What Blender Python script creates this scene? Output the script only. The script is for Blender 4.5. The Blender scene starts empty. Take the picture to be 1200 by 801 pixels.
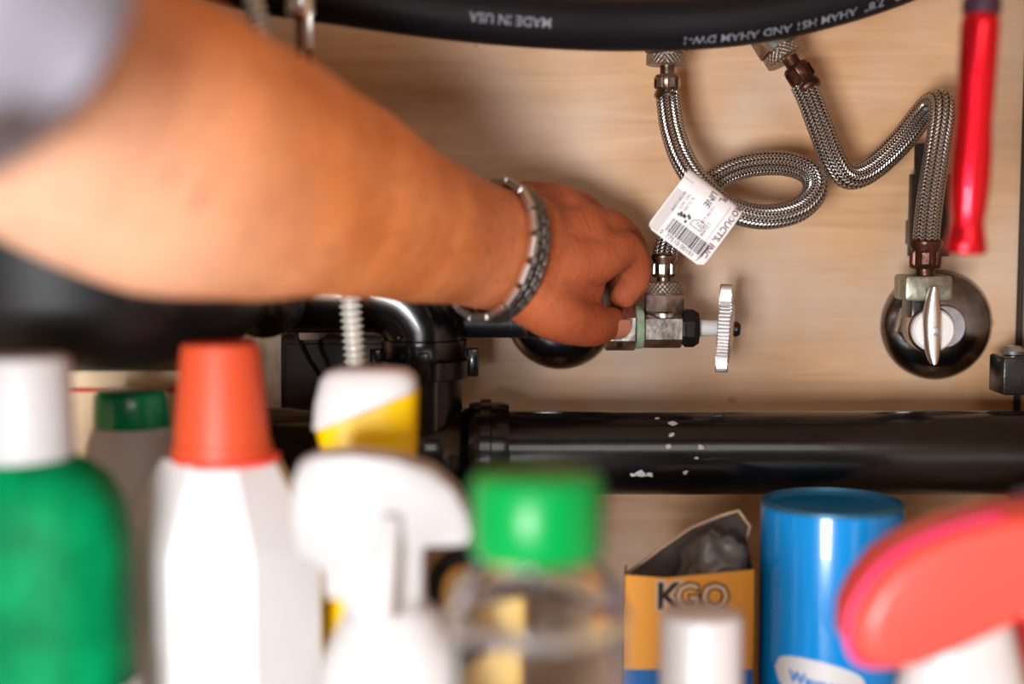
import bpy, bmesh, math, random
from mathutils import Vector, Matrix, Quaternion
random.seed(4)
C = bpy.context.scene.collection
PI = math.pi

# ------------------------------------------------------------------ camera, world, lights, exposure
CAM = Vector((0, -0.81, 0.335)); PITCH = math.radians(5.0); FPX = 50 / 36 * 1200
cd = bpy.data.cameras.new('camera'); cam = bpy.data.objects.new('camera', cd); C.objects.link(cam)
cd.lens = 50; cd.sensor_width = 36; cd.clip_start = 0.01
cam.location = CAM; cam.rotation_euler = (PI / 2 - PITCH, 0, 0)
cd.dof.use_dof = True; cd.dof.focus_distance = 0.765; cd.dof.aperture_fstop = 2.2; cd.dof.aperture_blades = 9
bpy.context.scene.camera = cam
sc = bpy.context.scene
sc.view_settings.view_transform = 'Standard'; sc.view_settings.look = 'None'
sc.view_settings.gamma = 1; sc.view_settings.use_curve_mapping = False
sc.view_settings.exposure = -0.12
w = bpy.data.worlds.new('room'); sc.world = w; w.use_nodes = True
w.node_tree.nodes['Background'].inputs[0].default_value = (1.0, 0.93, 0.86, 1)
w.node_tree.nodes['Background'].inputs[1].default_value = 0.035

def area(name, loc, target, size, sizey, power, col):
    l = bpy.data.lights.new(name, 'AREA'); l.shape = 'RECTANGLE'; l.size = size; l.size_y = sizey
    l.energy = power; l.color = col
    o = bpy.data.objects.new(name, l); C.objects.link(o); o.location = loc
    o.rotation_euler = (Vector(target) - Vector(loc)).to_track_quat('-Z', 'Y').to_euler()
    return o
area('key_light', (-0.24, -1.13, 0.165), (0.0, -.1, 0.28), 0.26, 0.24, 15.5, (0.98, 0.98, 1.0))  # unseen key light added low at front left, close in for quick falloff
area('fill_light', (0.20, -1.5, 0.80), (0.0, 0, 0.28), 0.6, 0.4, 3.6, (1.0, 0.93, 0.86))  # unseen weak fill added high at front right, not a known lamp

# ------------------------------------------------------------------ placing
FWD = Vector((0, math.cos(PITCH), -math.sin(PITCH))); UPV = Vector((0, math.sin(PITCH), math.cos(PITCH)))
def P(px, py, d):
    """the point on the upright plane d metres in front of the lens that lies along a sight line"""
    r = FWD + Vector((1, 0, 0)) * ((px - 600) / FPX) + UPV * ((400.5 - py) / FPX)
    return CAM + r * (d / r.y)
def S(d): return d / FPX

# ------------------------------------------------------------------ materials
def mat(name, col, rough=0.5, metal=0.0, noise=0.0, nscale=40, bump=0.0, bscale=200, coat=0.0, trans=0.0, ior=1.45, col2=None, sss=0.0, spec=None, stretch=None):
    m = bpy.data.materials.new(name); m.use_nodes = True
    nt = m.node_tree; b = nt.nodes['Principled BSDF']
    b.inputs['Base Color'].default_value = (*col, 1); b.inputs['Roughness'].default_value = rough
    b.inputs['Metallic'].default_value = metal; b.inputs['Coat Weight'].default_value = coat
    b.inputs['Transmission Weight'].default_value = trans; b.inputs['IOR'].default_value = ior
    if spec is not None: b.inputs['Specular IOR Level'].default_value = spec
    if sss:
        b.inputs['Subsurface Weight'].default_value = sss
        b.inputs['Subsurface Radius'].default_value = (1, .35, .2); b.inputs['Subsurface Scale'].default_value = 0.004
    tc = nt.nodes.new('ShaderNodeTexCoord'); src = tc.outputs['Object']
    if stretch:
        mp = nt.nodes.new('ShaderNodeMapping'); mp.inputs['Scale'].default_value = stretch
        nt.links.new(src, mp.inputs[0]); src = mp.outputs[0]
    if noise or col2:
        n = nt.nodes.new('ShaderNodeTexNoise'); n.inputs['Scale'].default_value = nscale; n.inputs['Detail'].default_value = 5
        nt.links.new(src, n.inputs['Vector'])
        r = nt.nodes.new('ShaderNodeValToRGB'); r.color_ramp.elements[0].position = 0.38; r.color_ramp.elements[1].position = 0.64
        c2 = col2 or tuple(c * (1 - noise) for c in col)
        r.color_ramp.elements[0].color = (*c2, 1); r.color_ramp.elements[1].color = (*col, 1)
        nt.links.new(n.outputs[0], r.inputs[0]); nt.links.new(r.outputs[0], b.inputs['Base Color'])
    if bump:
        n = nt.nodes.new('ShaderNodeTexNoise'); n.inputs['Scale'].default_value = bscale; n.inputs['Detail'].default_value = 3
        nt.links.new(src, n.inputs['Vector'])
        bp = nt.nodes.new('ShaderNodeBump'); bp.inputs['Strength'].default_value = bump; bp.inputs['Distance'].default_value = 0.001
        nt.links.new(n.outputs[0], bp.inputs['Height']); nt.links.new(bp.outputs[0], b.inputs['Normal'])
    return m

def math_node(nt, op, a, b=None):
    n = nt.nodes.new('ShaderNodeMath'); n.operation = op
    for i, v in enumerate((a, b)):
        if v is None: continue
        if isinstance(v, (int, float)): n.inputs[i].default_value = v
        else: nt.links.new(v, n.inputs[i])
    return n.outputs[0]

def wood_mat(name, c1, c2, stain):
    m = bpy.data.materials.new(name); m.use_nodes = True; nt = m.node_tree; b = nt.nodes['Principled BSDF']
    b.inputs['Roughness'].default_value = 0.5
    tc = nt.nodes.new('ShaderNodeTexCoord'); mp = nt.nodes.new('ShaderNodeMapping')
    mp.inputs['Scale'].default_value = (5, 60, 60); nt.links.new(tc.outputs['Object'], mp.inputs[0])
    g = nt.nodes.new('ShaderNodeTexNoise'); g.inputs['Scale'].default_value = 1.6; g.inputs['Detail'].default_value = 6; g.inputs['Distortion'].default_value = 1.2
    nt.links.new(mp.outputs[0], g.inputs['Vector'])
    r = nt.nodes.new('ShaderNodeValToRGB'); r.color_ramp.elements[0].position = .3; r.color_ramp.elements[1].position = .7
    r.color_ramp.elements[0].color = (*c2, 1); r.color_ramp.elements[1].color = (*c1, 1)
    nt.links.new(g.outputs[0], r.inputs[0])
    # old water stains and dust
    n2 = nt.nodes.new('ShaderNodeTexNoise'); n2.inputs['Scale'].default_value = 9; n2.inputs['Detail'].default_value = 4
    nt.links.new(tc.outputs['Object'], n2.inputs['Vector'])
    r2 = nt.nodes.new('ShaderNodeValToRGB'); r2.color_ramp.elements[0].position = .43; r2.color_ramp.elements[1].position = .66
    r2.color_ramp.elements[0].color = (0, 0, 0, 1); r2.color_ramp.elements[1].color = (1, 1, 1, 1)
    nt.links.new(n2.outputs[0], r2.inputs[0])
    mx = nt.nodes.new('ShaderNodeMix'); mx.data_type = 'RGBA'
    nt.links.new(math_node(nt, 'MULTIPLY', r2.outputs[0], .65), mx.inputs['Factor'])
    nt.links.new(r.outputs[0], mx.inputs['A']); mx.inputs['B'].default_value = (*stain, 1)
    # specks
    v = nt.nodes.new('ShaderNodeTexVoronoi'); v.inputs['Scale'].default_value = 17; nt.links.new(tc.outputs['Object'], v.inputs['Vector'])
    sp = math_node(nt, 'LESS_THAN', v.outputs['Distance'], 0.05)
    mx2 = nt.nodes.new('ShaderNodeMix'); mx2.data_type = 'RGBA'
    nt.links.new(math_node(nt, 'MULTIPLY', sp, .5), mx2.inputs['Factor'])
    nt.links.new(mx.outputs['Result'], mx2.inputs['A']); mx2.inputs['B'].default_value = (.38, .17, .06, 1)
    nt.links.new(mx2.outputs['Result'], b.inputs['Base Color'])
    bp = nt.nodes.new('ShaderNodeBump'); bp.inputs['Strength'].default_value = .12; bp.inputs['Distance'].default_value = .0006
    nt.links.new(g.outputs[0], bp.inputs['Height']); nt.links.new(bp.outputs[0], b.inputs['Normal'])
    return m

def braid_mat():
    m = bpy.data.materials.new('stainless braid'); m.use_nodes = True; nt = m.node_tree; b = nt.nodes['Principled BSDF']
    uv = nt.nodes.new('ShaderNodeUVMap'); sx = nt.nodes.new('ShaderNodeSeparateXYZ'); nt.links.new(uv.outputs[0], sx.inputs[0])
    u, v = sx.outputs[0], sx.outputs[1]                      # u 0..1 round the hose, v metres along it
    cols = math_node(nt, 'MULTIPLY', u, 12.0)
    fr = math_node(nt, 'FRACT', cols)
    tri = math_node(nt, 'ABSOLUTE', math_node(nt, 'SUBTRACT', fr, 0.5))      # chevron
    ph = math_node(nt, 'ADD', math_node(nt, 'MULTIPLY', v, 520.0), math_node(nt, 'MULTIPLY', tri, 1.7))
    st = math_node(nt, 'ABSOLUTE', math_node(nt, 'SUBTRACT', math_node(nt, 'FRACT', ph), 0.5))
    h = math_node(nt, 'MULTIPLY', st, 2.0)
    groove = math_node(nt, 'MINIMUM', math_node(nt, 'MULTIPLY', math_node(nt, 'SUBTRACT', .5, tri), 6.0), 1.0)
    h2 = math_node(nt, 'MULTIPLY', h, groove)
    r = nt.nodes.new('ShaderNodeValToRGB'); r.color_ramp.elements[0].position = .15; r.color_ramp.elements[1].position = .6
    r.color_ramp.elements[0].color = (.015, .012, .010, 1); r.color_ramp.elements[1].color = (.66, .62, .59, 1)
    nt.links.new(h2, r.inputs[0]); nt.links.new(r.outputs[0], b.inputs['Base Color'])
    b.inputs['Metallic'].default_value = 1; b.inputs['Roughness'].default_value = .34
    bp = nt.nodes.new('ShaderNodeBump'); bp.inputs['Strength'].default_value = .75; bp.inputs['Distance'].default_value = .0007
    nt.links.new(h2, bp.inputs['Height']); nt.links.new(bp.outputs[0], b.inputs['Normal'])
    return m

def knurl_mat(col):
    m = bpy.data.materials.new('knurled nickel'); m.use_nodes = True; nt = m.node_tree; b = nt.nodes['Principled BSDF']
    uv = nt.nodes.new('ShaderNodeUVMap'); sx = nt.nodes.new('ShaderNodeSeparateXYZ'); nt.links.new(uv.outputs[0], sx.inputs[0])
    u = math_node(nt, 'MULTIPLY', sx.outputs[0], 26 * 2 * PI); v = math_node(nt, 'MULTIPLY', sx.outputs[1], 2200)
    a = math_node(nt, 'SINE', math_node(nt, 'ADD', u, v)); c = math_node(nt, 'SINE', math_node(nt, 'SUBTRACT', u, v))
    h = math_node(nt, 'MAXIMUM', a, c)
    b.inputs['Metallic'].default_value = 1; b.inputs['Roughness'].default_value = .38
    b.inputs['Base Color'].default_value = (*col, 1)
    bp = nt.nodes.new('ShaderNodeBump'); bp.inputs['Strength'].default_value = .8; bp.inputs['Distance'].default_value = .0006
    nt.links.new(h, bp.inputs['Height']); nt.links.new(bp.outputs[0], b.inputs['Normal'])
    return m

def skin_mat():
    m = bpy.data.materials.new('tanned skin'); m.use_nodes = True; nt = m.node_tree; b = nt.nodes['Principled BSDF']
    tc = nt.nodes.new('ShaderNodeTexCoord')
    n = nt.nodes.new('ShaderNodeTexNoise'); n.inputs['Scale'].default_value = 28; n.inputs['Detail'].default_value = 6; n.inputs['Roughness'].default_value = .65
    nt.links.new(tc.outputs['Object'], n.inputs['Vector'])
    r = nt.nodes.new('ShaderNodeValToRGB'); e = r.color_ramp.elements
    e[0].position = .30; e[0].color = (.72, .205, .05, 1); e[1].position = .70; e[1].color = (.94, .345, .115, 1)
    nt.links.new(n.outputs[0], r.inputs[0])
    # redder towards the hand, with the arm's shade painted in as darkening
    at = nt.nodes.new('ShaderNodeAttribute'); at.attribute_name = 'ruddy_shade'
    mx = nt.nodes.new('ShaderNodeMix'); mx.data_type = 'RGBA'
    mr = nt.nodes.new('ShaderNodeMix'); mr.data_type = 'RGBA'; mr.blend_type = 'MULTIPLY'; mr.inputs['Factor'].default_value = 1
    nt.links.new(r.outputs[0], mr.inputs['A']); mr.inputs['B'].default_value = (.42, .29, .36, 1)
    nt.links.new(at.outputs['Fac'], mx.inputs['Factor'])
    nt.links.new(r.outputs[0], mx.inputs['A']); nt.links.new(mr.outputs['Result'], mx.inputs['B'])
    at2 = nt.nodes.new('ShaderNodeAttribute'); at2.attribute_name = 'lit_pale'       # light from below painted in: paler lower side of the elbow
    mu = nt.nodes.new('ShaderNodeMix'); mu.data_type = 'RGBA'; nt.links.new(math_node(nt, 'MULTIPLY', at2.outputs['Fac'], .8), mu.inputs['Factor'])
    nt.links.new(mx.outputs['Result'], mu.inputs['A']); mu.inputs['B'].default_value = (.85, .52, .36, 1); mx = mu
    n2 = nt.nodes.new('ShaderNodeTexNoise'); n2.inputs['Scale'].default_value = 170; n2.inputs['Detail'].default_value = 2
    nt.links.new(tc.outputs['Object'], n2.inputs['Vector'])
    r2 = nt.nodes.new('ShaderNodeValToRGB'); r2.color_ramp.elements[0].position = .60; r2.color_ramp.elements[1].position = .74
    r2.color_ramp.elements[0].color = (0, 0, 0, 1); r2.color_ramp.elements[1].color = (.55, .55, .55, 1)
    nt.links.new(n2.outputs[0], r2.inputs[0])
    mx3 = nt.nodes.new('ShaderNodeMix'); mx3.data_type = 'RGBA'; nt.links.new(r2.outputs[0], mx3.inputs['Factor'])
    nt.links.new(mx.outputs['Result'], mx3.inputs['A']); mx3.inputs['B'].default_value = (.24, .075, .035, 1)
    nt.links.new(mx3.outputs['Result'], b.inputs['Base Color'])
    b.inputs['Roughness'].default_value = .52; b.inputs['Specular IOR Level'].default_value = .35
    b.inputs['Subsurface Weight'].default_value = .25; b.inputs['Subsurface Radius'].default_value = (1, .35, .2); b.inputs['Subsurface Scale'].default_value = .004
    n3 = nt.nodes.new('ShaderNodeTexNoise'); n3.inputs['Scale'].default_value = 420; n3.inputs['Detail'].default_value = 3
    mp = nt.nodes.new('ShaderNodeMapping'); mp.inputs['Scale'].default_value = (1, 1, .45); mp.inputs['Rotation'].default_value = (0, .5, 0)
    nt.links.new(tc.outputs['Object'], mp.inputs[0]); nt.links.new(mp.outputs[0], n3.inputs['Vector'])
    v = nt.nodes.new('ShaderNodeTexNoise'); v.inputs['Scale'].default_value = 90; v.inputs['Detail'].default_value = 4
    nt.links.new(tc.outputs['Object'], v.inputs['Vector'])
    bp = nt.nodes.new('ShaderNodeBump'); bp.inputs['Strength'].default_value = .42; bp.inputs['Distance'].default_value = .0012
    nt.links.new(math_node(nt, 'ADD', n3.outputs[0], v.outputs[0]), bp.inputs['Height']); nt.links.new(bp.outputs[0], b.inputs['Normal'])
    return m

M = dict(
    wood=wood_mat('maple plywood', (.60, .36, .185), (.48, .265, .12), (.57, .455, .37)),
    shelf=wood_mat('cabinet floor board', (.55, .37, .22), (.48, .31, .18), (.42, .34, .27)),
    seam=mat('dark corner seam', (.03, .02, .015), .8),
    abs=mat('black abs plastic', (.004, .004, .005), .24, noise=.5, nscale=30, bump=.10, bscale=120, coat=.2),
    rubber=mat('black rubber hose', (.005, .005, .007), .45, bump=.15, bscale=400, spec=.25),
    print_=mat('pale hose print', (.20, .22, .26), .7),
    disposer=mat('black enamel', (.003, .003, .004), .42, bump=.25, bscale=18, noise=.5, nscale=25),
    paint=mat('dried white paint', (.55, .54, .52), .8),
    braid=braid_mat(), knurl=knurl_mat((.42, .37, .32)),
    nickel=mat('worn nickel', (.50, .46, .42), .30, 1, col2=(.22, .18, .15), nscale=120, bump=.2, bscale=300),
    chrome=mat('chrome', (.78, .77, .76), .08, 1),
    darkchrome=mat('tarnished chrome flange', (.34, .34, .37), .16, 1, col2=(.14, .13, .13), nscale=45, bump=.12, bscale=160),
    wheel=mat('satin chrome rim', (.60, .57, .57), .28, 1),
    rust=mat('rusted ferrule', (.10, .036, .02), .34, .7, col2=(.04, .014, .008), nscale=160, bump=.3, bscale=300),
    bronze=mat('dull bronze ferrule', (.30, .22, .17), .30, 1, col2=(.12, .08, .06), nscale=160),
    verdigris=mat('green corroded brass', (.16, .30, .17), .75, .1, col2=(.30, .33, .25), nscale=200, bump=.4, bscale=400),
    greenmetal=mat('green filmed nickel', (.33, .34, .25), .4, .8, col2=(.20, .19, .15), nscale=160, bump=.3, bscale=300),
    blacknut=mat('blackened nut', (.03, .026, .026), .28, .6, bump=.2, bscale=300),
    nylon=mat('white nylon', (.72, .70, .68), .4, sss=.2),
    tag=mat('glossy white label film', (.80, .78, .79), .28, sss=.0), ink=mat('black ink', (.03, .02, .03), .6), redink=mat('dark red ink', (.10, .015, .03), .6),
    film=mat('clear label film', (.58, .54, .53), .25),
    red=mat('red anodised metal', (.85, .012, .028), .28, .95, coat=.25),
    purple=mat('dark collar', (.05, .02, .04), .35, .3),
    steel=mat('grey steel', (.45, .45, .48), .35, .9),
    skin=skin_mat(), nail=mat('fingernail', (.56, .22, .13), .35, coat=.2),
    hair=mat('arm hair', (.35, .2, .12), .6),
    sleeve=mat('lavender grey knit', (.38, .37, .45), .9, noise=.12, nscale=120, bump=.3, bscale=900),
    watch=mat('brushed steel link', (.26, .24, .22), .42, 1, bump=.4, bscale=600, col2=(.13, .12, .11), nscale=300),
    polish=mat('polished steel edge', (.80, .78, .76), .30, 1),
    green=mat('translucent green plastic', (.0, .23, .075), .5, noise=.4, spec=.06),
    greencap=mat('green cap plastic', (.0, .27, .05), .30, spec=.3),
    emerald=mat('emerald lid', (.0, .27, .10), .25, coat=.4),
    white=mat('white plastic', (.60, .58, .575), .4, noise=.03, nscale=20), offwhite=mat('grey white plastic', (.47, .455, .455), .45),
    orangecap=mat('orange red cap', (.60, .07, .022), .5), coral=mat('coral red plastic', (.90, .085, .065), .36), pink=mat('hot pink rim', (.90, .035, .20), .35),
    yellow=mat('yellow plastic', (.88, .55, .0), .35), mustard=mat('mustard yellow plastic', (.86, .60, .20), .5),
    clearrim=mat('frosted rim', (.9, .91, .95), .12, trans=.92), clear=mat('clear plastic', (.97, .97, .98), .05, trans=1.0, ior=1.25), silver=mat('satin silver cap', (.74, .73, .74), .42, .15),
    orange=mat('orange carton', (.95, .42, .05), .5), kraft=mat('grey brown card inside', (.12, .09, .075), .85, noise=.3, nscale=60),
    cardedge=mat('raw card edge', (.60, .42, .29), .9), bluecard=mat('blue print', (.015, .17, .52), .5),
    bag=mat('grey plastic bag', (.13, .125, .12), .30, bump=.6, bscale=60, coat=.3),
    blue=mat('blue gloss tin', (.0, .23, .62), .22, coat=.5), navytop=mat('steel blue lid', (.03, .14, .25), .4, .3), navy=mat('navy cap', (.02, .015, .07), .4),
    redlabel=mat('red label', (.80, .03, .04), .45), cream=mat('cream card', (.82, .62, .40), .7, noise=.1, nscale=60),
    strut=mat('pale softwood', (.62, .50, .36), .7, noise=.25, nscale=50, stretch=(6, 6, 1)), darkbox=mat('dark brown plastic', (.022, .010, .007), .5),
    plug=mat('ivory plug', (.52, .43, .33), .5), conduit=mat('pale ribbed conduit', (.62, .58, .52), .45, .25), copper=mat('dark copper', (.16, .07, .04), .4, .8),
)

# ------------------------------------------------------------------ mesh helpers
def link(name, me, m, parent=None, smooth=True):
    o = bpy.data.objects.new(name, me); C.objects.link(o)
    if m: me.materials.append(m)
    if smooth: me.polygons.foreach_set('use_smooth', [True] * len(me.polygons))
    if parent:
        o.parent = parent; o.matrix_parent_inverse = Matrix.Translation(parent.location).inverted()
    return o
def mesh(name, vs, fs, m, parent=None, smooth=True, auto=None):
    me = bpy.data.meshes.new(name); me.from_pydata([tuple(v) for v in vs], [], fs); me.update()
    o = link(name, me, m, parent, smooth)
    if auto and smooth: me.set_sharp_from_angle(angle=math.radians(auto))
    return o
def thing(name, label, cat, loc=(0, 0, 0), group=None):
    o = bpy.data.objects.new(name, None); C.objects.link(o); o.location = loc; o.empty_display_size = .01
    return tag(o, label, cat, group)
def tag(o, label, cat, group=None):
    o['label'] = label; o['category'] = cat
    if group: o['group'] = group
    return o

def frame_z(a):
    return Vector(a).normalized().to_track_quat('Z', 'Y').to_matrix()
def lathe_data(prof, origin, axis, seg=40, rot=0.0, mod=None):
    """prof: (radius, height along axis) list"""
    R = frame_z(axis); o = Vector(origin); vs = []; fs = []; uvs = []
    for (r, h) in prof:
        for k in range(seg):
            t = 2 * PI * k / seg + rot
            rr = r * (mod(k, h) if mod else 1)
            vs.append(o + R @ Vector((rr * math.cos(t), rr * math.sin(t), h)))
    n = len(prof)
    for i in range(n - 1):
        for k in range(seg):
            k2 = (k + 1) % seg
            fs.append((i * seg + k, i * seg + k2, (i + 1) * seg + k2, (i + 1) * seg + k))
    if prof[0][0] > 1e-6: fs.append(tuple(range(seg))[::-1])
    if prof[-1][0] > 1e-6: fs.append(tuple((n - 1) * seg + k for k in range(seg)))
    return vs, fs
def lathe(name, prof, origin, axis, m, parent=None, seg=40, rot=0.0, auto=35, mod=None, uv=False, smooth=True):
    vs, fs = lathe_data(prof, origin, axis, seg, rot, mod)
    o = mesh(name, vs, fs, m, parent, smooth, auto if smooth else None)
    if uv:
        me = o.data; l = me.uv_layers.new(name='UVMap')
        for p in me.polygons:
            for li, vi in zip(p.loop_indices, p.vertices):
                k = vi % seg; i = vi // seg
                u = k / seg
                if len(p.vertices) == 4 and k == 0 and any(x % seg == seg - 1 for x in p.vertices): u = 1.0
                l.data[li].uv = (u, prof[min(i, len(prof) - 1)][1])
    return o
def spline(pts, n):
    pts = [Vector(p) for p in pts]; out = []
    q = [pts[0] * 2 - pts[1]] + pts + [pts[-1] * 2 - pts[-2]]
    for i in range(1, len(q) - 2):
        for k in range(n):
            t = k / n
            a, b, c, d = q[i - 1], q[i], q[i + 1], q[i + 2]
            out.append(.5 * ((2 * b) + (c - a) * t + (2 * a - 5 * b + 4 * c - d) * t * t + (3 * b - a - 3 * c + d) * t ** 3))
    out.append(pts[-1]); return out
def frames(path):
    n = len(path); T = []
    for i in range(n):
        T.append((path[min(i + 1, n - 1)] - path[max(i - 1, 0)]).normalized())
    up = Vector((0, -1, 0))
    if abs(T[0].dot(up)) > .9: up = Vector((0, 0, 1))
    N = [(up - T[0] * up.dot(T[0])).normalized()]
    for i in range(1, n):
        q = T[i - 1].rotation_difference(T[i]); v = q @ N[-1]; v = (v - T[i] * v.dot(T[i])).normalized(); N.append(v)
    return T, N
def tube_data(path, rad, seg=16, caps=True):
    T, N = frames(path); vs = []; fs = []; L = [0]
    for i in range(1, len(path)): L.append(L[-1] + (path[i] - path[i - 1]).length)
    for i, p in enumerate(path):
        r = rad(i / (len(path) - 1)) if callable(rad) else rad
        B = T[i].cross(N[i])
        for k in range(seg):
            t = 2 * PI * k / seg
            vs.append(p + (N[i] * math.cos(t) + B * math.sin(t)) * r)
    for i in range(len(path) - 1):
        for k in range(seg):
            k2 = (k + 1) % seg
            fs.append((i * seg + k, i * seg + k2, (i + 1) * seg + k2, (i + 1) * seg + k))
    if caps:
        fs.append(tuple(range(seg))[::-1]); fs.append(tuple((len(path) - 1) * seg + k for k in range(seg)))
    return vs, fs, L
def tube(name, path, rad, m, parent=None, seg=16, uv=False, auto=None):
    vs, fs, L = tube_data(path, rad, seg)
    o = mesh(name, vs, fs, m, parent, True, auto)
    if uv:
        l = o.data.uv_layers.new(name='UVMap')
        for p in o.data.polygons:
            for li, vi in zip(p.loop_indices, p.vertices):
                k = vi % seg; u = k / seg
                if len(p.vertices) == 4 and k == 0 and any(x % seg == seg - 1 for x in p.vertices): u = 1.0
                l.data[li].uv = (u, L[vi // seg])
    return o
def bbox(name, lo, hi, m, parent=None, bev=.001, rz=0.0, segs=2):
    lo = Vector(lo); hi = Vector(hi); c = (lo + hi) / 2; h = (hi - lo) / 2
    bm = bmesh.new(); bmesh.ops.create_cube(bm, size=2)
    for v in bm.verts: v.co = Vector((v.co.x * h.x, v.co.y * h.y, v.co.z * h.z))
    if bev: bmesh.ops.bevel(bm, geom=bm.edges[:], offset=bev, segments=segs, affect='EDGES', profile=.5)
    bmesh.ops.transform(bm, matrix=Matrix.Translation(c) @ Matrix.Rotation(rz, 4, 'Z'), verts=bm.verts)
    me = bpy.data.meshes.new(name); bm.to_mesh(me); bm.free()
    o = link(name, me, m, parent, True); me.set_sharp_from_angle(angle=math.radians(40)); return o
def loft(name, rings, cx, cy, m, parent=None, seg=48, rz=0.0, auto=40, close=True, a0=0.0):
    """rings: (z, half x, half y, exponent[, dx[, tilt]]) superellipse sections"""
    vs = []; fs = []
    for rg in rings:
        z, hx, hy, e = rg[:4]; dx = rg[4] if len(rg) > 4 else 0; tl = rg[5] if len(rg) > 5 else 0
        for k in range(seg):
            t = 2 * PI * k / seg + a0; c, s = math.cos(t), math.sin(t)
            x = hx * math.copysign(abs(c) ** (2 / e), c) ; y = hy * math.copysign(abs(s) ** (2 / e), s)
            X = x + dx
            vs.append((cx + X * math.cos(rz) - y * math.sin(rz), cy + X * math.sin(rz) + y * math.cos(rz), z + tl * x))
    n = len(rings)
    for i in range(n - 1):
        for k in range(seg):
            k2 = (k + 1) % seg
            fs.append((i * seg + k, i * seg + k2, (i + 1) * seg + k2, (i + 1) * seg + k))
    if close:
        fs.append(tuple(range(seg))[::-1]); fs.append(tuple((n - 1) * seg + k for k in range(seg)))
    return mesh(name, vs, fs, m, parent, True, auto)
def text_flat(s, size, bold=0.0, align='LEFT'):
    cu = bpy.data.curves.new('t', 'FONT'); cu.body = s; cu.size = size; cu.resolution_u = 2; cu.offset = bold; cu.align_x = align; cu.align_y = 'CENTER'
    o = bpy.data.objects.new('t', cu); C.objects.link(o)
    bpy.context.view_layer.update()
    me = bpy.data.meshes.new_from_object(o.evaluated_get(bpy.context.evaluated_depsgraph_get()))
    vs = [v.co.copy() for v in me.vertices]; fs = [tuple(p.vertices) for p in me.polygons]
    bpy.data.objects.remove(o); bpy.data.curves.remove(cu); bpy.data.meshes.remove(me)
    return vs, fs
class MB:
    def __init__(s): s.v = []; s.f = []
    def add(s, vs, fs):
        n = len(s.v); s.v += list(vs); s.f += [tuple(i + n for i in f) for f in fs]
    def build(s, name, m, parent=None, smooth=False, auto=None): return mesh(name, s.v, s.f, m, parent, smooth, auto)
def struct(o): o['kind'] = 'structure'; return o

# ------------------------------------------------------------------ the sink cabinet
XL, XR, YF, ZT = -.56, .2905, -.575, .72
struct(bbox('wall_back', (XL - .02, 0, -.02), (XR + .02, .016, ZT), M['wood'], bev=0))
struct(bbox('wall_right', (XR, YF, 0), (XR + .018, 0, ZT), M['wood'], bev=0))
struct(bbox('wall_left', (XL - .018, YF, 0), (XL, 0, ZT), M['wood'], bev=0))
struct(bbox('floor', (XL - .018, YF, -.018), (XR + .018, 0, 0), M['shelf'], bev=0))
struct(bbox('ceiling', (XL - .018, YF, ZT), (XR + .018, .016, ZT + .03), M['wood'], bev=0))
struct(bbox('trim_1', (XR - .003, -.004, 0), (XR, 0, ZT), M['seam'], bev=.0005))

# ------------------------------------------------------------------ black discharge hose across the top
hp = spline([P(192, -175, .60), P(190, -95, .61), P(215, -52, .645), P(290, -21, .68), P(400, -3, .69), P(520, 14, .70), P(640, 25, .71), P(750, 28.5, .72), P(870, 22, .725), P(980, -1, .73), P(1080, -36, .735), P(1180, -85, .74)], 10)
RH = .0133
hose = thing('drain_hose', 'thick black rubber drain hose with upside-down white print sagging across the top', 'hose', hp[55])
tube('rubber_tube', hp, RH, M['rubber'], hose, 28)
HT, HN = frames(hp)
HL = [0]
for i in range(1, len(hp)): HL.append(HL[-1] + (hp[i] - hp[i - 1]).length)
def hose_at(s):
    s = max(0, min(HL[-1] - 1e-6, s)); i = max(k for k in range(len(HL)) if HL[k] <= s); i = min(i, len(hp) - 2)
    f = (s - HL[i]) / (HL[i + 1] - HL[i]); return hp[i].lerp(hp[i + 1], f), HT[i].lerp(HT[i + 1], f).normalized()
def s_at_px(px):
    x = min(range(len(hp)), key=lambda i: abs((600 + (hp[i].x - CAM.x) / (hp[i].y - CAM.y) * FPX) - px)); return HL[x]
def hose_text(s, px_start, size, up_deg, name):
    vs, fs = text_flat(s, size, .00005); s0 = s_at_px(px_start); out = []
    for v in vs:
        p, T = hose_at(s0 - v.x)                       # rotated half a turn: runs right to left, upside down
        n0 = (CAM - p); n0 = (n0 - T * n0.dot(T)).normalized(); up = T.cross(n0) * -1
        if up.z < 0: up = -up
        a = math.radians(up_deg) - v.y / RH
        out.append(p + (n0 * math.cos(a) + up * math.sin(a)) * (RH + .00012))
    mesh(name, out, fs, M['print_'], hose, False)
hose_text('SAE J2.  7/8"  AHAM HS1 AND AHAM DW-1', 1062, .0066, -38, 'lettering')
hose_text('MADE IN USA', 638, .0066, -2, 'lettering')

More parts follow.
